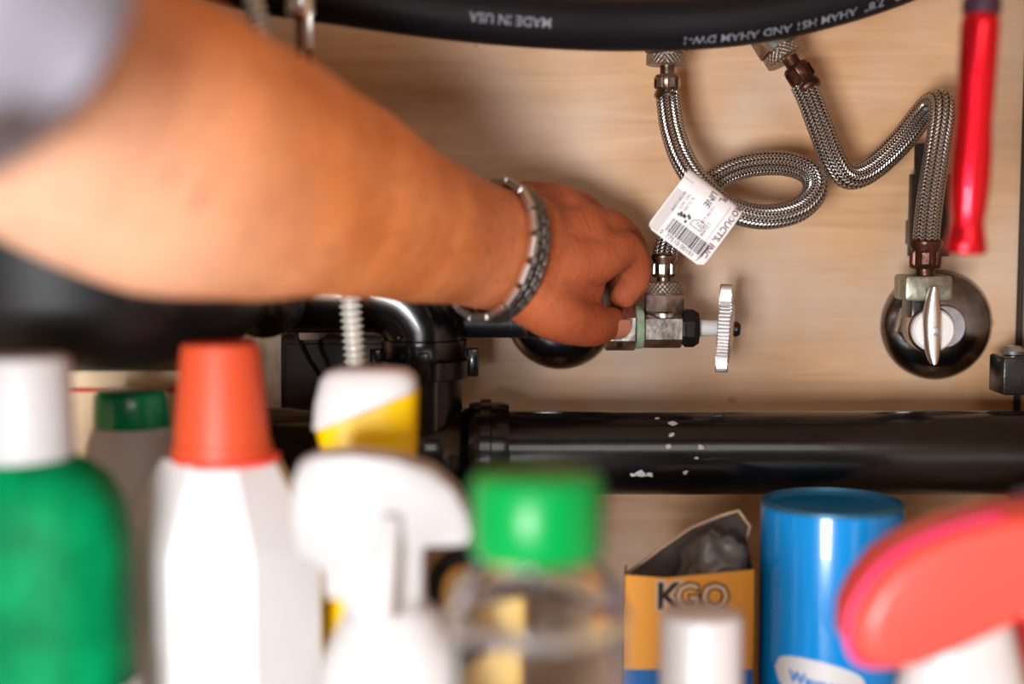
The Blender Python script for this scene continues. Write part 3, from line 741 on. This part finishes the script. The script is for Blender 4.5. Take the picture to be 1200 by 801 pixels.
pl_ = ame.attributes.new('lit_pale', 'FLOAT', 'POINT')  # strength of the painted light, growing towards the arm's lower left
qa, qb = P(200, 120, .53), P(60, 330, .47); dq = qb - qa
pl_.data.foreach_set('value', [max(0, min(1, (v.co - qa).dot(dq) / dq.length_squared)) for v in ame.vertices])
person = thing('person', 'person in a grey sleeve reaching a bare left arm to grip the valve', 'person', SH)
ame.name = 'arm'
arm = link('arm', ame, M['skin'], person)
# thumb nail
tv = (th[3] - th[2]).normalized(); tipn = P(717, 379, .748)
vw = (CAM - tipn).normalized(); nn = (vw * .9 + Vector((0, 0, -.35))); nn = (nn - tv * nn.dot(tv)).normalized(); sd = tv.cross(nn)
vs = []; fs = []
for j in range(9):
    for i in range(9):
        a = (i / 8 - .5) * 1.5; l = (j / 8 - .5) * 2
        rr = 1 - .25 * max(0, abs(l) - .5) ** 2 * 4
        vs.append(tipn + tv * (l * .0052) + (sd * math.sin(a * rr) + nn * math.cos(a * rr)) * .0088)
for j in range(8):
    for i in range(8): fs.append((j * 9 + i, j * 9 + i + 1, j * 9 + i + 10, j * 9 + i + 9))
mesh('thumb_nail', vs, fs, M['nail'], person)
# sleeve
hem = P(-112, -42, .41)
sl_secs = [(SH + Vector((-.03, -.03, .01)), 76 * mm, 76 * mm), (P(-330, -190, .335), 71 * mm, 71 * mm), (P(-200, -105, .375), 68 * mm, 67 * mm), (hem, 67 * mm, 66 * mm), (P(-78, -14, .422), 66 * mm, 64 * mm)]
cs = spline([s[0] for s in sl_secs], 8); T_, _ = frames(cs); vs = []; fs = []; sg = 48
nr = len(cs)
for i, c in enumerate(cs):
    t = T_[i]; f = i / (nr - 1) * (len(sl_secs) - 1); k = min(int(f), len(sl_secs) - 2); f -= k
    w_ = sl_secs[k][1] * (1 - f) + sl_secs[k + 1][1] * f
    view = (CAM - c).normalized(); dn = (view - t * view.dot(t)).normalized(); sd = t.cross(dn)
    for q_ in range(sg):
        a = 2 * PI * q_ / sg; rr = w_ * (1 + .012 * math.sin(a * 3 + i * .35) + .008 * math.sin(a * 7 - i * .5)); vs.append(c + (sd * math.cos(a) + dn * math.sin(a)) * rr)
for i in range(nr - 1):
    for k in range(sg): fs.append((i * sg + k, i * sg + (k + 1) % sg, (i + 1) * sg + (k + 1) % sg, (i + 1) * sg + k))
fs.append(tuple(range(sg))[::-1])
slv = mesh('sleeve', vs, fs, M['sleeve'], person)
md = slv.modifiers.new('t', 'SOLIDIFY'); md.thickness = .0025; md.offset = -1
# hairs on the forearm
hm = MB(); rnd = random.Random(7); polys = ame.polygons; cnt = 0
while cnt < 1500:
    p = polys[rnd.randrange(len(polys))]; c = p.center
    s_ = (c - pA).dot(dAB) / dAB.length_squared
    if not (-.7 < s_ < .95): continue
    if rnd.random() < .35 and p.normal.z < 0: continue
    d0 = (p.normal * .5 + dAB.normalized() * .8 + Vector((rnd.uniform(-.4, .4), rnd.uniform(-.4, .4), rnd.uniform(-.4, .4)))).normalized()
    l = rnd.uniform(.006, .012); t1 = d0.orthogonal().normalized() * .00006; t2 = d0.cross(t1.normalized()) * .00006
    hm.add([c + t1, c - t1 * .5 + t2, c - t1 * .5 - t2, c + d0 * l - p.normal * l * .15], [(0, 1, 3), (1, 2, 3), (2, 0, 3)]); cnt += 1
ah = hm.build('arm_hair', M['hair'], person); ah['kind'] = 'stuff'

# wristwatch bracelet: separate links round the wrist
wc = P(579, 294, .704); fdir = (P(618, 300, .724) - P(500, 268, .662)).normalized()
ww = thing('wristwatch', 'steel link watch bracelet worn loose on the wrist', 'watch', wc)
view = (CAM - wc).normalized(); dn = (view - fdir * view.dot(fdir)).normalized(); sd = fdir.cross(dn)
NL = 34
def link_at(k, du, wid, thick, span, nm, m, par):
    a = 2 * PI * (k + .5) / NL; rx, ry = 34.0 * mm, 25.5 * mm
    pos = wc + sd * (rx * math.cos(a)) + dn * (ry * math.sin(a)) + fdir * du
    tan = (-sd * rx * math.sin(a) + dn * ry * math.cos(a)).normalized(); out = tan.cross(fdir); out = out if out.dot(pos - wc) > 0 else -out
    bm = bmesh.new(); bmesh.ops.create_cube(bm, size=1)
    for v in bm.verts: v.co = Vector((v.co.x * span, v.co.y * wid, v.co.z * thick))
    bmesh.ops.bevel(bm, geom=bm.edges[:], offset=.0005, segments=1, affect='EDGES')
    Rm = Matrix((tan, fdir, out)).transposed().to_4x4(); Rm.translation = pos
    bmesh.ops.transform(bm, matrix=Rm, verts=bm.verts)
    me = bpy.data.meshes.new(nm); bm.to_mesh(me); bm.free(); return link(nm, me, m, par, False)
for k in range(NL):
    sp = 2 * PI * 30 * mm / NL
    L0 = link_at(k, .0010, .0046, .0030, sp * .97, 'bracelet_link', M['watch'], ww)
    link_at(k + .5, .0052, .0036, .0030, sp * .97, 'outer_link', M['watch'], L0)
    link_at(k + .25, .0084, .0026, .0026, sp * .97, 'outer_link', M['watch'], L0)
NLk, NL = NL, 16
for k in range(NL): link_at(k, -.0034, .0036, .0036, 2 * PI * 30 * mm / NL * .92, 'polished_link', M['polish'], ww)
# clasp bar along the underside
a = PI * 1.02
# watch case on the far underside of the wrist
cp = wc - dn * .0285
lathe('watch_case', [(.013, 0), (.0165, .001), (.0175, .003), (.0175, .007), (.016, .009), (.013, .0095)], cp, -dn, M['polish'], ww, 40)

# ------------------------------------------------------------------ bottles at the front of the cabinet
def zpx(py, d): return P(600, py, d).z
def xpx(px, d): return P(px, 400, d).x
def curved_text(name, s, size, cx, cy, r, z, m, parent, bold=0.0, ang0=0.0, tilt=0.0, off=.0003):
    vs, fs = text_flat(s, size, bold, 'CENTER'); out = []
    for v in vs:
        a = ang0 + v.x / r; out.append((cx + (r + off) * math.sin(a), cy - (r + off) * math.cos(a), z + v.y + v.x * tilt))
    return mesh(name, out, fs, m, parent, False)

# big green bottle, white cap
d = .54; x = xpx(35, d); y = -(.81 - d); zt = zpx(416, d); zc = zpx(535, d); k = S(d)
g = thing('green_bottle', 'big green bottle with a white screw cap at the far left', 'bottle', (x, y, 0))
loft('body', [(0, .033, .022, 2.6), (.004, .036, .026, 2.6), (.10, .0365, .027, 2.6), (zc - .060, .0355, .0265, 2.6), (zc - .030, .0355, .0262, 2.6), (zc - .018, .0335, .0255, 2.5), (zc - .008, .0285, .023, 2.3), (zc - .0015, .0205, .0185, 2), (zc, .0155, .0155, 2)], x, y, M['green'], g)
loft('cap', [(zc - .001, .0165, .0165, 2), (zc + .001, .0175, .0175, 2), (zt - .003, .0172, .0172, 2), (zt - .0008, .0162, .0162, 2), (zt, .0140, .014, 2)], x - .002, y, M['offwhite'], g)
loft('label', [(.03, .0371, .0276, 2.6), (zpx(795, d), .0371, .0276, 2.6)], x, y, M['white'], g, close=False)

# white jug with orange-red cap
d = .60; x = xpx(258, d); y = -(.81 - d); zt = zpx(400, d); zc = zpx(530, d)
g = thing('white_bottle', 'white angular bottle with a tall orange-red cap', 'bottle', (x, y, 0))
q8 = 1 / math.cos(PI / 8)
loft('body', [(0, .041 * q8, .029 * q8, 2), (.003, .0445 * q8, .0315 * q8, 2), (zc - .090, .0430 * q8, .0305 * q8, 2), (zc - .041, .0425 * q8, .030 * q8, 2), (zc - .037, .0415 * q8, .0295 * q8, 2), (zc - .004, .0245 * q8, .0215 * q8, 2), (zc - .001, .0225 * q8, .0205 * q8, 2), (zc, .018, .018, 2)], x - .001, y, M['white'], g, 8, rz=.06, auto=20, a0=PI / 8)
cap = loft('cap', [(zc - .001, .0212, .0212, 2), (zc + .004, .0212, .0212, 2), (zc + .0045, .0203, .0203, 2), (zt - .004, .0168, .0168, 2), (zt - .001, .0160, .0160, 2), (zt, .014, .014, 2)], x, y, M['orangecap'], g, 64)
loft('cap_skirt', [(zc - .0035, .0235, .0235, 2), (zc - .0012, .0238, .0238, 2), (zc, .0215, .0215, 2)], x + .001, y, M['coral'], cap)

# white trigger sprayer
d = .55; x = xpx(448, d); y = -(.81 - d); k = S(d)
g = thing('spray_bottle', 'white spray bottle with a rounded sprayer head in front of the yellow bottle', 'bottle', (x, y, 0))
zb_ = zpx(707, d)
loft('body', [(0, .030, .022, 2.5), (.003, .0325, .0245, 2.5), (zb_ - .045, .0315, .024, 2.5), (zb_ - .020, .027, .0225, 2.4), (zb_ - .004, .0195, .019, 2.1), (zb_, .016, .016, 2)], x + .003, y, M['white'], g)
loft('collar', [(zb_ - .001, .0158, .0158, 2), (zb_ + .001, .0165, .0165, 2), (zb_ + .020, .0158, .0158, 2), (zb_ + .023, .0150, .014, 2)], x, y, M['white'], g)
# head: side profile extruded and rounded
prof = [(344, 640), (343, 600), (346, 560), (354, 538), (372, 529), (420, 529), (470, 534), (510, 548), (535, 570), (550, 598), (556, 622), (548, 631), (500, 632), (498, 650), (497, 692), (384, 692), (380, 660), (366, 650)]
vs = []; n = len(prof); layers = [(-.012, .86), (-.0105, .97), (-.006, 1), (.006, 1), (.0105, .97), (.012, .86)]
cp_ = P(445, 600, d)
for (yy, sc_) in layers:
    for (px, py) in prof:
        q = P(px, py, d); vs.append((cp_.x + (q.x - cp_.x) * sc_, y + yy, cp_.z + (q.z - cp_.z) * (.95 + .05 * sc_)))
fs = [tuple(range(n))[::-1], tuple(range(5 * n, 6 * n))]
for j in range(5):
    for i in range(n): fs.append((j * n + i, j * n + (i + 1) % n, (j + 1) * n + (i + 1) % n, (j + 1) * n + i))
mesh('sprayer_head', vs, [f[::-1] for f in fs], M['offwhite'], g, True, 45)
tr = spline([Vector((x + .004, y - .011, zpx(600, d))), Vector((x + .003, y - .019, zpx(640, d))), Vector((x + .002, y - .023, zpx(680, d))), Vector((x + .002, y - .026, zpx(705, d)))], 5)
tube('trigger', tr, .0045, M['white'], g, 14)

# clear bottle with green cap
d = .455; x = xpx(630, d); y = -(.81 - d)
g = thing('clear_bottle', 'clear plastic bottle with a bright green cap', 'bottle', (x, y, 0))
zt, zc = zpx(553, d), zpx(645, d); zr = zpx(722, d)
loft('body', [(0, .026, .026, 2), (.003, .0285, .0285, 2), (zr - .004, .0285, .0285, 2), (zr - .001, .0298, .0298, 2), (zr + .003, .0285, .0285, 2), (zr + .012, .0245, .0245, 2), (zc - .004, .0175, .0175, 2), (zc, .0170, .0170, 2)], x, y, M['clear'], g, 64)
loft('rim_band', [(zr - .0035, .0287, .0287, 2), (zr - .0015, .0301, .0301, 2), (zr + .0005, .0301, .0301, 2), (zr + .0025, .0287, .0287, 2)], x, y, M['clearrim'], g, 64, close=False)
inner = [(.003, .024, .024, 2), (.005, .027, .027, 2), (zr - .002, .027, .027, 2), (zr + .011, .0232, .0232, 2), (zc - .004, .0162, .0162, 2), (zc - .0005, .0158, .0158, 2)]
o = loft('inner_wall', inner, x, y, M['clear'], g, 64); o.data.flip_normals()
loft('cap', [(zc - .001, .0205, .0205, 2), (zc + .001, .0215, .0215, 2), (zt - .003, .0212, .0212, 2), (zt - .0008, .020, .020, 2), (zt, .018, .018, 2)], x, y, M['greencap'], g, 64)

# yellow bottle behind it with a black hook handle
d = .63; x = xpx(568, d); y = -(.81 - d)
g = thing('mustard_bottle', 'mustard yellow container with a black loop handle behind the clear bottle', 'bottle', (x, y, 0))
zt = zpx(662, d)
loft('body', [(0, .0175, .015, 4), (.003, .0190, .016, 4), (zt - .004, .0190, .016, 4), (zt - .001, .0180, .0150, 4), (zt, .016, .013, 4)], x - .001, y, M['mustard'], g)
loft('cap', [(zt - .001, .011, .011, 2), (zt + .001, .0115, .0115, 2), (zt + .010, .0113, .0113, 2), (zt + .0115, .010, .010, 2)], x + .006, y, M['white'], g)
hk = spline([P(508, 730, .60), P(506, 700, .60), P(512, 672, .60), P(530, 654, .60), P(552, 652, .61), P(565, 664, .63)], 6)
tube('handle', hk, .0034, M['rubber'], g, 14)

# silver capped spray can
d = .565; x = xpx(826, d); y = -(.81 - d)
g = thing('spray_can', 'small spray can with a satin silver cap before the orange carton', 'spray can', (x, y, 0))
zt = zpx(716, d); zc = zt - .040
lathe('can', [(.015, 0), (.0165, .001), (.0165, zc - .004), (.0152, zc)], (x, y, 0), (0, 0, 1), M['bluecard'], g, 48)
lathe('cap', [(.0160, zc - .001), (.0170, zc), (.0168, zt - .003), (.0158, zt - .0008), (.0142, zt)], (x, y, 0), (0, 0, 1), M['silver'], g, 48)

# open orange carton with a grey bag inside
d = .675; y = -(.81 - d); xl_, xr_ = xpx(733, d), xpx(888, d); zt = zpx(672, d); zl = zpx(784, d)
g = thing('orange_carton', 'open orange carton with a torn back flap and black lettering', 'carton', ((xl_ + xr_) / 2, y, 0))
DEP = .034; SK = .0036
def sheet(name, pts, thick, m, parent):
    pts = [Vector(p) for p in pts]; nv = (pts[1] - pts[0]).cross(pts[-1] - pts[0]).normalized() * thick; n = len(pts)
    return mesh(name, pts + [p + nv for p in pts], [tuple(range(n))[::-1], tuple(range(n, 2 * n))] + [(i, (i + 1) % n, (i + 1) % n + n, i + n) for i in range(n)], m, parent, False)
xm = (xl_ + xr_) / 2
fr_top = [(xr_, y, zpx(667, d)), (xm + .01, y, zpx(672, d)), (xm - .012, y, zpx(677, d)), (xl_, y, zpx(673, d))]
sheet('front_panel', [(xl_, y, zl), (xr_, y, zl)] + fr_top, -.0006, M['orange'], g)
sheet('front_base', [(xl_, y, 0), (xr_, y, 0), (xr_, y, zl), (xl_, y, zl)], -.0006, M['bluecard'], g)
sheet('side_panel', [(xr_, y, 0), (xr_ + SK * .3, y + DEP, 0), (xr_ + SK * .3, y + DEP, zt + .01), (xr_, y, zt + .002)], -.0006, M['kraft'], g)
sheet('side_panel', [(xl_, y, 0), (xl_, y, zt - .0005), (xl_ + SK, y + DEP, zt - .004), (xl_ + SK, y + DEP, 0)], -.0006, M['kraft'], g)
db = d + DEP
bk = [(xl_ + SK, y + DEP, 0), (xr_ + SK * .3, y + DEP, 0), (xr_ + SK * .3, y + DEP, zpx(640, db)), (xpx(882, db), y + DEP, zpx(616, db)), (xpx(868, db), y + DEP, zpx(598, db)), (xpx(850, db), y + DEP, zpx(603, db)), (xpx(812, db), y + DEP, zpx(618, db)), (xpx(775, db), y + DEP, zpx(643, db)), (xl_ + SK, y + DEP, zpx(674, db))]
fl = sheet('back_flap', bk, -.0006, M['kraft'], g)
ed = [Vector(p) for p in bk[2:]]
tube('torn_edge', [p + Vector((0, -.0002, 0)) for p in ed], .0011, M['cardedge'], fl, 8)
bbox('bottom_panel', (xl_, y, 0.0003), (xr_ + SK * .3, y + DEP, .001), M['kraft'], g, 0)
# bag: crumpled lump
bm = bmesh.new(); bmesh.ops.create_icosphere(bm, subdivisions=4, radius=1)
from mathutils import noise as mnoise
bc = Vector(((xl_ + xr_) / 2 + .014, y + DEP * .5, zt - .003))
for v in bm.verts:
    n_ = v.co.normalized(); f = 1 + .34 * mnoise.noise(n_ * 2.1 + Vector((3, 1, 5))) + .16 * abs(mnoise.noise(n_ * 5.5)) 
    v.co = Vector((n_.x * .0165 * f, n_.y * .0128 * min(f, 1.15), n_.z * .019 * f)) + bc
me = bpy.data.meshes.new('plastic_bag'); bm.to_mesh(me); bm.free()
for v in me.vertices: v.co.y = min(max(v.co.y, y + .001), y + DEP - .001); v.co.x = min(max(v.co.x, xl_ + .001), xr_ - .001)
tag(link('plastic_bag', me, M['bag']), 'crumpled grey plastic bag stuffed in the orange carton', 'bag')
def flat_text(name, s, size, p, m, parent, bold=0.0, rot=0.0):
    vs, fs = text_flat(s, size, bold, 'CENTER')
    return mesh(name, [(p[0] + v.x, p[1], p[2] + v.y) for v in vs], fs, m, parent, False)
zk = zpx(699, d)
xk = xpx(786, d); xg = xpx(826, d)
flat_text('letter_outline', 'K', .0185, (xk, y - .0008, zk), M['cream'], g, .0016)
flat_text('lettering', 'K', .0185, (xk, y - .0011, zk), M['ink'], g, .0004)
flat_text('letter_outline', 'GO', .0170, (xg, y - .0008, zk), M['ink'], g, .0011)
flat_text('lettering', 'GO', .0170, (xg, y - .0011, zk), M['cream'], g, .0002)

# blue tin
d = .685; x = xpx(979, d); y = -(.81 - d); zt = zpx(590, d); r = 84 * S(d)
g = thing('blue_can', 'tall blue tin with a white oval label below the waste pipe', 'can', (x, y, 0))
lathe('can', [(r * .96, 0), (r, .002), (r, zt - .003), (r * .985, zt)], (x, y, 0), (0, 0, 1), M['blue'], g, 72)
lathe('lid', [(r * .985, zt - .0006), (r * 1.0, zt), (r * 1.0, zt + .0012), (r * .95, zt + .002), (r * .93, zt - .0005), (.003, zt - .0012)], (x, y, 0), (0, 0, 1), M['navytop'], g, 72)
zo = zpx(775, d); vs = []; n = 40
for rr_ in (1.0, 0.0):
    for kk in range(n):
        t = 2 * PI * kk / n; uu = .0235 * math.cos(t) * rr_; vv = .0115 * math.sin(t) * rr_ - uu * .10
        a = -.36 + uu / r; vs.append((x + (r + .0003) * math.sin(a), y - (r + .0003) * math.cos(a), zo + vv))
# grid of a curved oval
vs = []; fs = []; nu = 16
for j in range(5):
    for i in range(nu + 1):
        uu = -1 + 2 * i / nu; hh = math.sqrt(max(0, 1 - uu * uu)) ** .8; vv = hh * (j / 2 - 1) * .0105 - uu * .0235 * .14
        a = -.36 + uu * .0235 / r; vs.append((x + (r + .0003) * math.sin(a), y - (r + .0003) * math.cos(a), zo + vv))
for j in range(4):
    for i in range(nu): fs.append((j * (nu + 1) + i, j * (nu + 1) + i + 1, (j + 1) * (nu + 1) + i + 1, (j + 1) * (nu + 1) + i))
mesh('oval_label', vs, fs, M['white'], g)
curved_text('lettering', 'Wayners', .0078, x, y, r, zo - .0005, M['bluecard'], g, .0003, -.36, -.13, .0006)

# yellow bottle with white flip cap
d = .625; x = xpx(428, d); y = -(.81 - d); k = S(d)
g = thing('yellow_bottle', 'yellow bottle with a white slanted flip cap under the conduit', 'bottle', (x, y, 0))
zs = zpx(478, d)
slope = (zpx(458, d) - zpx(505, d)) / (xpx(488, d) - xpx(368, d))
loft('body', [(0, .019, .014, 3.4), (.003, .0212, .0162, 3.4), (zs - .045, .0218, .0165, 3.4), (zpx(545, d), .0208, .016, 3.4), (zpx(525, d), .0212, .016, 3.4, .0005), (zs, .0228, .0168, 3.4, 0, slope)], x + .001, y, M['yellow'], g)
ztop = zpx(430, d)
loft('flip_cap', [(zs, .0231, .0170, 3.4, 0, slope), (zs + .0012, .0232, .0171, 3.4, 0, slope * .98), (zs + .008, .0226, .0165, 3.4, .0003, slope * .6), (ztop - .004, .0205, .0150, 3.4, .0008, .06), (ztop - .0012, .0180, .0130, 3.2, .0010, .02), (ztop, .0135, .010, 3.0, .0010, 0)], x, y, M['white'], g)

# white bottle with emerald lid, and cream box behind
d = .655; x = xpx(152, d); y = -(.81 - d)
g = thing('white_bottle', 'white bottle with an emerald green lid between the green and orange-capped bottles', 'bottle', (x, y, 0))
zt, zc = zpx(456, d), zpx(499, d)
loft('body', [(0, .022, .018, 2.4), (.003, .0235, .0195, 2.4), (zc - .03, .023, .0195, 2.4), (zc - .008, .0205, .0185, 2.2), (zc, .0178, .0178, 2)], x, y, M['white'], g)
loft('lid', [(zc - .0005, .0172, .0172, 2), (zc + .001, .0176, .0176, 2), (zt - .003, .0170, .0170, 2), (zt - .0005, .0155, .0155, 2), (zt, .013, .013, 2)], x, y, M['emerald'], g)
d = .69; x0_, x1_ = xpx(70, d), xpx(250, d); y = -(.81 - d); zt = zpx(434, d)
g = thing('cream_box', 'cream cardboard box behind the emerald lidded bottle, under the disposer', 'box', ((x0_ + x1_) / 2, y, 0))
bbox('box', (x0_, y, 0.0002), (x1_, y + .05, zt - .006), M['cream'], g, .0008)
bbox('lid', (x0_ - .001, y - .001, zt - .008), (x1_ + .001, y + .051, zt), M['cream'], g, .001)
bbox('tape_strip', (x0_ + .002, y - .0014, zt - .0105), (x1_ - .002, y - .0006, zt - .0085), M['orangecap'], g, .0002)

# red hooded bottle in the right foreground
d = .535; x = xpx(1120, d); y = -(.81 - d); k = S(d)
g = thing('red_hooded_bottle', 'white bottle with a big slanted coral red hood in the right foreground', 'bottle', (x, y, 0))
zb_ = zpx(700, d)
loft('body', [(0, .027, .021, 2.6), (.003, .030, .0235, 2.6), (zb_ - .050, .0275, .0185, 2.5), (zb_ - .025, .022, .0165, 2.3), (zb_ - .004, .0165, .0145, 2.2)], xpx(1138, d), y, M['white'], g)
prof = [(986, 745), (988, 712), (1002, 682), (1026, 652), (1062, 628), (1110, 609), (1165, 595), (1225, 588), (1262, 598), (1272, 630), (1262, 660), (1215, 690), (1160, 722), (1105, 748), (1060, 765), (1022, 769), (998, 764)]
cp_ = P(1120, 680, d); vs = []; n = len(prof)
layers = [(-.021, .78), (-.020, .90), (-.016, .98), (-.006, 1), (.006, 1), (.016, .98), (.020, .90), (.021, .78)]
for (yy, sc_) in layers:
    for (px, py) in prof:
        q = P(px, py, d); vs.append((cp_.x + (q.x - cp_.x) * sc_, y + yy, cp_.z + (q.z - cp_.z) * sc_))
nl = len(layers); fs = [tuple(range(n))[::-1], tuple(range((nl - 1) * n, nl * n))]
for j in range(nl - 1):
    for i in range(n): fs.append((j * n + i, j * n + (i + 1) % n, (j + 1) * n + (i + 1) % n, (j + 1) * n + i))
hd = mesh('hood', vs, [f[::-1] for f in fs], M['coral'], g, True, 60)
rim = [P(px, py, d) for px, py in prof[14:] + prof[:7]]
tube('hood_rim', spline([Vector((q.x * 1.0, y - .011, q.z)) for q in rim], 4), .0011, M['pink'], hd, 10)

# red labelled bottle at the right edge
d = .58; x = xpx(1222, d); y = -(.81 - d)
g = thing('red_labelled_bottle', 'white bottle with a navy cap and red label at the far right edge', 'bottle', (x, y, 0))
zt, zc = zpx(574, d), zpx(606, d)
loft('body', [(0, .015, .013, 2.4), (.003, .0165, .0145, 2.4), (zc - .030, .0165, .0145, 2.4), (zc - .012, .0155, .014, 2.3), (zc, .0105, .0105, 2)], x, y, M['white'], g)
loft('cap', [(zc - .0005, .0108, .0108, 2), (zc + .001, .0112, .0112, 2), (zt - .001, .0110, .0110, 2), (zt, .0098, .0098, 2)], x, y, M['navy'], g)
loft('label', [(zpx(785, d), .0169, .0149, 2.4), (zpx(712, d), .0169, .0149, 2.4)], x, y, M['redlabel'], g, close=False)
